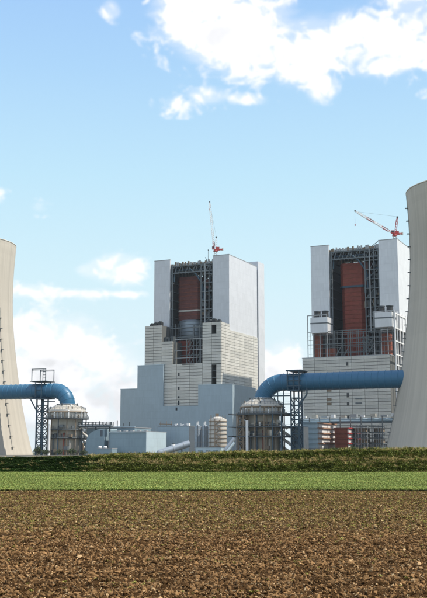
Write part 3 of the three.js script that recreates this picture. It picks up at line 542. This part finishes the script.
shed('store_shed', 'low pale blue shed at the foot of the twin grey silos', 5.4, -690, 20, 8, 5.4, M.paleBlueSheet, null, (t) => { for (let i = 0; i < 3; i++) B(t, 'door', M.slateSheet, [-18 + i * 6, -14.4 + i * 6], [0, 3.8], [0, .2]); });
{ // slate tank hall with sloping flank beside the cream scrubber, and its roof vents
  const t = thing('tank_hall', 'slate blue hall with a rounded flank between the cream scrubber and the flat roofed hall', 'building', [-80, 0, -722], TH);
  const s = new THREE.Shape(); s.moveTo(-16, 0); s.lineTo(0, 0); s.lineTo(0, 18.4); s.lineTo(-5, 18.4); s.quadraticCurveTo(-15, 17.6, -16, 8); s.closePath();
  const g = new THREE.ExtrudeGeometry(s, { depth: 18, bevelEnabled: false, curveSegments: 16 }); g.translate(0, 0, -18); add(t, 'wall', g, M.slateSheet);
  B(t, 'parapet', M.paleBlueSheet, [-5, .2], [18.5, 19.1], [-18, .2]); B(t, 'doorway', M.darkSheet, [-3.6, -1.6], [13.6, 18.2], [.02, .2]);
  const l = shed('loading_shed', 'low slate shed under two white roof domes, before the rounded hall', -72, -700, 12, 7, 4.6, M.slateSheet, null);
  for (const [x, lab] of [[-81.2, 'white roof dome on the low shed, nearer the cream scrubber'], [-77.4, 'white roof dome on the low shed, nearer the flat roofed hall']]) {
    const d = thing('roof_dome', lab, 'vent', [x, 5.05, -706.2], 0, 'white domes on the low shed'); add(d, 'curb', new THREE.CylinderGeometry(1.4, 1.5, .5, 20), M.steelPale, [0, .25, 0]); const k = add(d, 'dome', new THREE.SphereGeometry(1.4, 20, 8, 0, Math.PI * 2, 0, Math.PI / 2), M.white, [0, .5, 0]); k.scale.y = .75;
  }
}
{ // walkway bridge in front of the pump hall
  const t = thing('walkway_bridge', 'dark steel pipe bridge reaching from the cream scrubber to the flat roofed hall', 'bridge', [-98, 0, -733], TH);
  B(t, 'deck', M.steelDark, [-2, 26], [20.4, 21.1], [-2, 2]); for (const y of [22.6, 24]) for (const z of [-2, 2]) bar(t, 'rail', M.steelDark, [-2, y, z], [26, y, z], .3);
  for (let i = 0; i <= 9; i++) for (const z of [-2, 2]) bar(t, 'rail_post', M.steelDark, [-2 + i * 3.1, 21, z], [-2 + i * 3.1, 24, z], .3);
  for (const x of [0, 12, 24]) bar(t, 'leg', M.steelDark, [x, 0, 0], [x, 20.4, 0], .9);
  for (let i = 0; i < 3; i++) bar(t, 'carried_pipe', [M.white, M.steelGrey, M.silver][i], [-2, 21.6, -1.2 + i * 1.2], [26, 21.6, -1.2 + i * 1.2], .42, true);
}
function silo(name, label, x, z, r, H, m, rings, group, more) {
  const t = thing(name, label, 'silo', [x, 0, z], 0, group), L = (p, s = 36) => new THREE.LatheGeometry(p.map(([a, b]) => new THREE.Vector2(a, b)), s);
  add(t, 'shell', L([[0, 0], [r, 0], [r, H], [r * .35, H + r * .28], [0, H + r * .3]]), m);
  for (let i = 1; i <= rings; i++) add(t, rings > 5 ? 'ring_platform' : 'seam_ring', ringSlab(r, r + (rings > 5 ? .55 : .14), H * i / (rings + .6), H * i / (rings + .6) + .35), rings > 5 ? M.brownSteel : M.steelPale);
  if (more) more(t); return t;
}
for (const [x, lab] of [[-11.5, 'grey metal silo standing next to the blue grey pipe hall'], [-6.3, 'grey metal silo standing next to the cream banded silo']])
  silo('steel_silo', lab, x, -722, 2.45, 21, M.silver, 4, 'twin grey silos', (t) => { add(t, 'filter_box', boxGeo(1.8, 2, 1.8), M.white, [0, 22.6, 0]); add(t, 'filter_cap', new THREE.CylinderGeometry(.7, .9, .9, 10), M.steelPale, [0, 24, 0]); bar(t, 'ladder', M.steelDark, [0, 0, 2.6], [0, 22, 2.6], .3); });
silo('banded_silo', 'tall cream silo with brown ring platforms, left of the tan scrubber', 3.2, -715, 6.3, 25.8, M.creamPale, 8, null, (t) => {
  const gs = []; for (let i = 0; i < 20; i++) { const a = i / 20 * Math.PI * 2; gs.push(barGeo([Math.cos(a) * 5.6, 26, Math.sin(a) * 5.6], [Math.cos(a) * 5.6, 28.6, Math.sin(a) * 5.6], .16)); } stuff(add(t, 'railing', mergeGeometries(gs), M.brownSteel));
  add(t, 'top_filter', boxGeo(2.6, 2.2, 2.6), M.brownSteel, [-.6, 28.6, 0]);
  for (const a of [1.35, 1.9, 2.5]) bar(t, 'stair_stringer', M.brownSteel, [Math.cos(a) * 7, 0, Math.sin(a) * 7], [Math.cos(a) * 7, 26, Math.sin(a) * 7], .45);
  for (let i = 0; i < 8; i++) { const a = 1.35 + (i % 2) * .55, b = 1.35 + ((i + 1) % 2) * .55; bar(t, 'stair_flight', M.brownSteel, [Math.cos(a) * 7, i * 3.1, Math.sin(a) * 7], [Math.cos(b) * 7, (i + 1) * 3.1, Math.sin(b) * 7], .5); }
});
{ // thick silver pipe lying aslant
  const t = thing('silver_pipe', 'thick silver pipe slanting up in front of the blue grey hall', 'pipe', [-36, 0, -702]), A = V(-2.2, 1.6, 0), C = V(18.5, 8.2, -7), d = C.clone().sub(A);
  const run = bar(t, 'pipe_run', M.silver, A.toArray(), C.toArray(), 2.4, true); run.geometry = new THREE.CylinderGeometry(1, 1, 1, 28);
  const end = add(t, 'end_dome', new THREE.SphereGeometry(2.4, 24, 12), M.silver, A.toArray()); end.scale.setScalar(.99);
  for (const f of [.12, .45, .8]) { const o = add(t, 'flange', new THREE.TorusGeometry(2.42, .16, 6, 28), M.steelPale, A.clone().addScaledVector(d, f).toArray()); o.quaternion.setFromUnitVectors(V(0, 0, 1), d.clone().normalize()); }
  const p = A.clone().addScaledVector(d, .46); add(t, 'hatch', new THREE.CylinderGeometry(1.3, 1.4, 1.2, 16), M.white, [p.x, p.y + 2.6, p.z]); add(t, 'hatch_lid', new THREE.CylinderGeometry(.9, .9, .5, 16), M.black, [p.x, p.y + 3.4, p.z]);
  for (const f of [.3, .75]) { const q = A.clone().addScaledVector(d, f); bar(t, 'saddle_leg', M.steelDark, [q.x, 0, q.z], [q.x, q.y - 2.1, q.z], .8); }
}
{ const t = thing('inclined_chute', 'pale metal chute slanting between the cream silo and the tan scrubber', 'chute', [7.5, 0, -692], 0); bar(t, 'chute_tube', M.silver, [-.5, 1.5, 0], [7.2, 11.5, -3], 1.6, true); bar(t, 'chute_tube', M.paleBlueSheet, [.8, 1, 2], [7.2, 8.6, 0], 1.0, true); bar(t, 'prop', M.steelDark, [4.5, 0, -1.4], [4.5, 6.5, -1.4], .5); }

// stacked site cabins by the grey cooling tower
function cabinStack(label, x, z, w, d, tiers, front, side, slab, step, edge) {
  const t = thing('cabin_stack', label, 'site cabins', [x, 0, z], TH);
  for (let i = 0; i < tiers; i++) {
    const y = 5 + i * 3.5, s = (i % 2) * step;
    const c = B(t, 'cabin', front, [-w - s, 0], [y, y + 2.9], [-d, 0]);
    B(t, 'cabin_side', side, [.02, .24], [y + .2, y + 2.5], [-d + .2, -.2]);
    B(t, 'floor_slab', edge, [-w - s - .5, .02], [y + 2.92, y + 3.46], [-d - .4, .5]); B(t, 'gallery', slab, [.04, 1.1], [y + 2.75, y + 3.5], [-d - .4, .5]);
}
  B(t, 'plinth', M.roofGrey, [-w, .2], [0, 4.96], [-d, .2]);
  for (const q of [0, -d / 2, -d]) bar(t, 'stair_post', M.steelPale, [.7, 0, q], [.7, 5 + tiers * 3.5, q], .3);
  return t;
}
cabinStack('stack of pale blue site cabins with white and brown sides, next to the duct support', 72, -680, 12.5, 40, 5, M.paleBlueSheet, M.white, M.orange, 2.2, M.paleBlueSheet);
cabinStack('stack of dark red site cabins with red and white sides, below the long duct', 93.2, -685, 9, 30, 4, M.rust, M.white, M.redPaint, .4, M.rust);
for (const [x, z, w, n, lab] of [[107.5, -688, 11, 4, 'grey scaffold stack of open decks next to the dark red cabins'], [118.5, -690, 8, 4, 'grey scaffold stack of open decks next to the grey cooling tower']]) {
  const t = thing('scaffold_stack', lab, 'scaffold', [x, 0, z], TH, 'scaffold stacks at the foot of the grey tower');
  for (let i = 0; i <= n; i++) B(t, 'deck', M.steelGrey, [-w, 0], [4 + i * 3.9, 4.5 + i * 3.9], [-12, 0]);
  for (let i = 0; i <= 5; i++) for (const q of [-11.8, -.2]) bar(t, 'standard', M.steelPale, [-w + w * i / 5, 0, q], [-w + w * i / 5, 5.4 + n * 3.9, q], .3);
  for (let i = 0; i < n; i++) B(t, 'stored_crate', i % 2 ? M.brownSteel : M.steelGrey, [-w + 1.2, -1.4], [4.6 + i * 3.9, 7.2 + i * 3.9], [-11, -2]);
}
{ // pipe rack with lagged pipes behind the cabins
  const t = thing('pipe_rack', 'long rack of pale blue lagged pipes above the site cabins', 'pipe rack', [62, 0, -716], TH);
  for (let i = 0; i < 4; i++) bar(t, 'lagged_pipe', [M.slateSheet, M.blueGreySheet, M.silver, M.slateSheet][i], [0, 23.9 + (i % 2) * 1.3, -i * 1.7], [72, 23.9 + (i % 2) * 1.3, -i * 1.7], .7, true);
  for (let i = 0; i <= 9; i++) { bar(t, 'rack_post', M.steelGrey, [1 + i * 7.7, 0, 1], [1 + i * 7.7, 27, 1], .6); B(t, 'rack_box', [M.white, M.cream, M.steelPale][i % 3], [2.5 + i * 7.3, 5 + i * 7.3 + (i % 3)], [26.8, 28 + (i % 2) * .9], [-4, -1]); }
  B(t, 'rack_beam', M.steelGrey, [0, 72], [22.4, 23.1], [-6, 1]);
}
shed('valve_house', 'pale blue tall valve house behind the duct support tower', 61, -668, 8.6, 10, 19, M.paleBlueSheet, M.creamPale, (t) => { for (let i = 0; i < 3; i++) B(t, 'louvre', M.slateSheet, [-8, -.6], [4 + i * 5, 5.4 + i * 5], [.02, .22]); });

// ---------------------------------------------------------------- plants and soil crumbs
function scatter(name, label, category, geo, m, list) {
  const o = new THREE.InstancedMesh(geo, m, list.length); o.name = name; o.castShadow = o.receiveShadow = true; tag(o, label, category, null, 'stuff');
  const mm = new THREE.Matrix4(), q = new THREE.Quaternion(), e = new THREE.Euler(), c = new THREE.Color();
  list.forEach(([x, y, z, sx, sy, sz, rx, ry, rz, r, g, b], i) => { mm.compose(V(x, y, z), q.setFromEuler(e.set(rx, ry, rz)), V(sx, sy, sz)); o.setMatrixAt(i, mm); o.setColorAt(i, c.setRGB(r, g, b)); });
  o.instanceMatrix.needsUpdate = true; scene.add(o); return o;
}
const leafM = (key) => mat(key, 1, 1, 1, .75, 0, null, { side: THREE.DoubleSide, specularIntensity: .35 });
function bladeTuft(n, seed, spread, bend) {            // n grass blades, unit height
  const R = rng(seed), p = [];
  for (let i = 0; i < n; i++) {
    const a = R() * 6.283, r = R() * spread * .45, w = .035 + .03 * R(), h = .55 + .45 * R(), lean = bend * (.3 + R()), x = Math.cos(a) * r, z = Math.sin(a) * r, dx = Math.cos(a) * lean, dz = Math.sin(a) * lean, px = -Math.sin(a + R()) * w, pz = Math.cos(a + R()) * w;
    const mx = x + dx * .4, mz = z + dz * .4, tx = x + dx, tz = z + dz, my = h * .6, ty = h * (1 - .25 * lean);
    p.push(x - px, 0, z - pz, x + px, 0, z + pz, mx + px * .8, my, mz + pz * .8, x - px, 0, z - pz, mx + px * .8, my, mz + pz * .8, mx - px * .8, my, mz - pz * .8, mx - px * .8, my, mz - pz * .8, mx + px * .8, my, mz + pz * .8, tx, ty, tz);
  }
  const g = new THREE.BufferGeometry(); g.setAttribute('position', new THREE.Float32BufferAttribute(p, 3)); g.computeVertexNormals(); return g;
}
function leafClump(n, seed) {                          // n broad leaves, folded along the rib, unit size
  const R = rng(seed), p = [];
  for (let i = 0; i < n; i++) {
    const a = R() * 6.283, up = .25 + .8 * R(), L = .6 + .4 * R(), w = .16 + .1 * R(), c = Math.cos(a), s = Math.sin(a), y0 = .25 * R();
    const P = (t, side) => { const d = L * t, yy = y0 + up * L * t * (1.25 - .7 * t) + Math.abs(side) * .06, ww = w * side; return [c * d - s * ww, yy, s * d + c * ww]; };
    const b = P(0, 0), l = P(.5, 1), m = P(.5, 0), r = P(.5, -1), t = P(1, 0); m[1] -= .05;
    p.push(...b, ...m, ...l, ...b, ...r, ...m, ...m, ...t, ...l, ...m, ...r, ...t);
  }
  const g = new THREE.BufferGeometry(); g.setAttribute('position', new THREE.Float32BufferAttribute(p, 3)); g.computeVertexNormals(); return g;
}
function clodGeo(seed, detail) { const g = new THREE.IcosahedronGeometry(1, detail), p = g.attributes.position; for (let i = 0; i < p.count; i++) { const x = p.getX(i), y = p.getY(i), z = p.getZ(i), k = 1 + .4 * N3(x * 1.3 + seed, y * 1.3, z * 1.3) + .2 * N3(x * 3.1, y * 3.1 + seed, z * 3.1); p.setXYZ(i, x * k, y * k * .8, z * k); } g.deleteAttribute('uv'); g.computeVertexNormals(); return g; }
const halfW = (d) => d * .2195 + 3.2;
{ // crumbs and clods of the ploughed strip: rough near by, fine farther off
  const R = rng(101), lists = [[], [], []], straw = [], weeds = [[], []];
  const put = (d, sz) => {
    const x = (R() * 2 - 1) * halfW(d), z = -d, y = soilH(x, z), k = Math.floor(R() * 3), v = .72 + .6 * R(), dry = R();
    const hue = .9 + .2 * R(), patch = 1 + .55 * fbm(x * .5, 8.1, z * .9, 3), far = sstep(24, 33, d), c = dry > .86 ? [.44, .295, .155] : dry > .42 ? [.225, .13, .058] : [.085, .046, .019];
    const s = sz * (dry > .88 ? .4 + .8 * R() : .4 + Math.pow(R(), 5) * 3.2);
    lists[k].push([x, y + s * .25, z, s * (.55 + 1.1 * R()), s * (.5 + .7 * R()), s * (.55 + 1.1 * R()), R() * 6, R() * 6.28, R() * 6, c[0] * v * patch * lerp(1, 1.0, far), c[1] * v * patch * lerp(1, 1.1, far), c[2] * v * patch * lerp(1, 1.05, far)]);
  };
  for (let i = 0; i < 380000; i++) { const d = 12.5 + 15.5 * Math.pow(R(), .85); put(d, .0105); }
  for (let i = 0; i < 190000; i++) { const d = 27 + 30.2 * R(); put(d, .0125); }
  lists.forEach((l, i) => scatter(['soil_crumbs', 'soil_crumbs_001', 'soil_crumbs_002'][i], ['loose brown clods covering the ploughed strip nearest the camera', 'loose angular brown clods of the ploughed strip', 'loose rounded brown clods of the ploughed strip'][i], 'soil', clodGeo(i * 5.3 + 1, 0), mat('clod' + i, 1, 1, 1, .96, 0, null, { specularIntensity: .1 }), l));
  for (let i = 0; i < 4000; i++) { const d = 12.5 + 30 * Math.pow(R(), 1.2), x = (R() * 2 - 1) * halfW(d), v = .8 + .5 * R(); straw.push([x, soilH(x, -d) + .025 + .02 * R(), -d, .03 + .05 * R(), .005, .006 + .006 * R(), (R() - .5) * .8, R() * 6.28, (R() - .5) * .9, .36 * v, .27 * v, .15 * v]); }
  scatter('straw_bits', 'pale bits of straw lying on the ploughed strip', 'straw', UNIT, mat('straw', 1, 1, 1, .85), straw);
  for (let i = 0; i < 15000; i++) {
    const d = 13 + 44 * Math.pow(R(), .6), x = (R() * 2 - 1) * halfW(d), n = fbm(x * .25, 4.4, -d * .6, 4) + .25 * sstep(24, 31, d) + .10 * sstep(26, 22, d) * sstep(18, 22, d); if (n < -.03 + .22 * R()) continue;
    const s = .045 + .08 * R() * R(), v = .7 + .6 * R(); weeds[i % 2].push([x, soilH(x, -d), -d, s, s * (.7 + .6 * R()), s, 0, R() * 6.28, 0, .27 * v, .26 * v, .06 * v]);
  }
  weeds.forEach((l, i) => scatter(i ? 'seedlings_001' : 'seedlings', i ? 'tiny grass seedlings coming up through the ploughed soil' : 'tiny broad leaved seedlings coming up through the ploughed soil', 'weeds', i ? bladeTuft(7, 3, .8, .7) : leafClump(6, 4), leafM('weed' + i), l));
}
{ // low leafy crop
  const R = rng(202), lists = [[], [], []];
  for (let i = 0; i < 240000; i++) {
    const d = 57.55 + 49.2 * R(), x = (R() * 2 - 1) * (d * .2195 + 6), m = fbm(x * .22, 6.6, -d * .35, 4), v = .82 + .4 * R() + .6 * m, s = .085 + .085 * R(), yel = R() > .8 ? 1.25 : 1;
    lists[i % 3].push([x, .0, -d, s, s * (.8 + .5 * R()), s, 0, R() * 6.28, 0, .235 * v * yel, .30 * v, .082 * v]);
  }
  lists.forEach((l, i) => scatter(['crop_plants', 'crop_plants_001', 'crop_plants_002'][i], ['low bright green leafy crop in the strip before the embankment', 'low green crop leaves filling the strip before the embankment', 'fine low green crop blades in the strip before the embankment'][i], 'crop', i < 2 ? leafClump(8, 11 + i) : bladeTuft(12, 15, 1.2, .8), leafM('crop' + i), l));
}
{ // grass and dry weeds on the bank
  const R = rng(303), green = [[], []], dry = [];
  for (let i = 0; i < 85000; i++) {
    const x = (R() * 2 - 1) * 42, t = -.4 + 12.5 * Math.pow(R(), .9), z = -106.5 - t, y = bankH(x, z), n = fbm(x * .16, 2.1, t * .8, 4), lush = sstep(-12.5, -15.5, x + 2.5 * N3(x * .2, 3, t * .4)), tall = R() > .965 && t > 1;
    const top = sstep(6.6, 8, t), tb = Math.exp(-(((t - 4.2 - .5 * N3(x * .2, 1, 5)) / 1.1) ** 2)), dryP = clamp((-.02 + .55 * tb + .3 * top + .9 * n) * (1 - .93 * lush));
    const v = .7 + .6 * R();
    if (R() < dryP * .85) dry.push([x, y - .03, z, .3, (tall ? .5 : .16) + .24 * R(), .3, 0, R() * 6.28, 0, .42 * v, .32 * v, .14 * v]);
    else { const L = lush, h = lerp(.14 + .36 * R() * R() + .08 * n, .16 + .12 * R(), L); const br = lerp(1, .62, L) * (1 + .9 * n); const litCrest = t > 7.6 && t < 10 && R() > .35 && L < .6; (litCrest ? dry : green[i % 2]).push([x, y - .03, z, .32, tall && L < .5 ? h + .35 : h, .32, 0, R() * 6.28, 0, (litCrest ? .26 : .125) * v * br * lerp(1, .62, L), (litCrest ? .25 : .145) * v * br, (litCrest ? .07 : .03) * v * br]); }  // crest tufts paler yellow-green: sunlight along the crest put into their colour
  }
  green.forEach((l, i) => scatter(i ? 'bank_grass_001' : 'bank_grass', i ? 'dark green weeds with broader leaves on the embankment' : 'rough green grass tufts growing all over the embankment', 'grass', i ? leafClump(12, 21) : bladeTuft(16, 22, 1.2, .6), leafM('bankLeaf' + i), l));
  scatter('dry_and_lit_crest_grass', 'tan dried grass bands and crest tufts tinted as sunlit along the embankment', 'grass', bladeTuft(14, 23, 1.2, .7), leafM('dryAndLitCrestLeaf'), dry);
}
// shrubs on and behind the bank
function shrub(label, x, y, z, w, h, seed, tone, group) {
  const t = thing('shrub', label, 'shrub', [x, y, z], 0, group), R = rng(seed), gs = [], lg = leafClump(5, seed + 3);
  for (let i = 0; i < 130; i++) { const a = R() * 6.28, b = Math.acos(2 * R() - 1), r = Math.pow(R(), .4) * (.7 + .4 * N3(Math.cos(a) * 2 + seed, b * 2, seed)), g = lg.clone(), s = h * (.13 + .12 * R()); g.scale(s, s, s); g.rotateX(R() * 2); g.rotateY(R() * 6.28); g.translate(Math.cos(a) * Math.sin(b) * r * w / 2, h * .52 + Math.cos(b) * r * h * .48, Math.sin(a) * Math.sin(b) * r * w / 2); gs.push(g); }
  const m = mat('shrub' + seed, ...tone, .8, 0, null, { side: THREE.DoubleSide }); add(t, 'foliage', mergeGeometries(gs), m);
  for (let i = 0; i < 4; i++) bar(t, 'stem', M.brownSteel, [(i - 1.5) * .08 * w, -.1, 0], [(i - 1.5) * .2 * w, h * .6, (i % 2 - .5) * .2 * w], .03 * h);
}
const G1 = 'low shrubs on the embankment crest by the grey tower', G2 = 'bushes in the yard before the cream scrubber';
for (const [x, w, h, s, lab] of [[14.2, 1.1, .55, 61, 'small green shrub on the embankment crest below the dark red cabins'], [16.1, 1.5, .7, 62, 'small green shrub on the embankment crest below the scaffold stacks'], [18.4, 1.2, .5, 63, 'small green shrub on the embankment crest just left of the grey tower foot'], [-11.7, 1.2, .45, 64, 'small yellowish shrub on the embankment crest below the rounded slate hall']]) shrub(lab, x, crest(x) - .05, -114.8, w, h, s, s === 64 ? [.16, .15, .04] : [.07, .10, .03], G1);
for (const [x, z, w, h, s, lab] of [[-124.5, -700, 7, 6.6, 71, 'bush between the sunlit cooling tower foot and the lattice support'], [-117, -690, 8, 4.6, 72, 'wide bush at the foot of the lattice support'], [-108, -690, 9, 4.4, 73, 'bush before the left half of the cream scrubber'], [-99, -688, 9, 5, 74, 'bush before the right half of the cream scrubber'], [-91, -690, 8, 4.2, 75, 'bush between the cream scrubber and the rounded slate hall']]) shrub(lab, x, -.1, z, w, h, s, [.05, .075, .03], G2);

renderer.render(scene, camera);
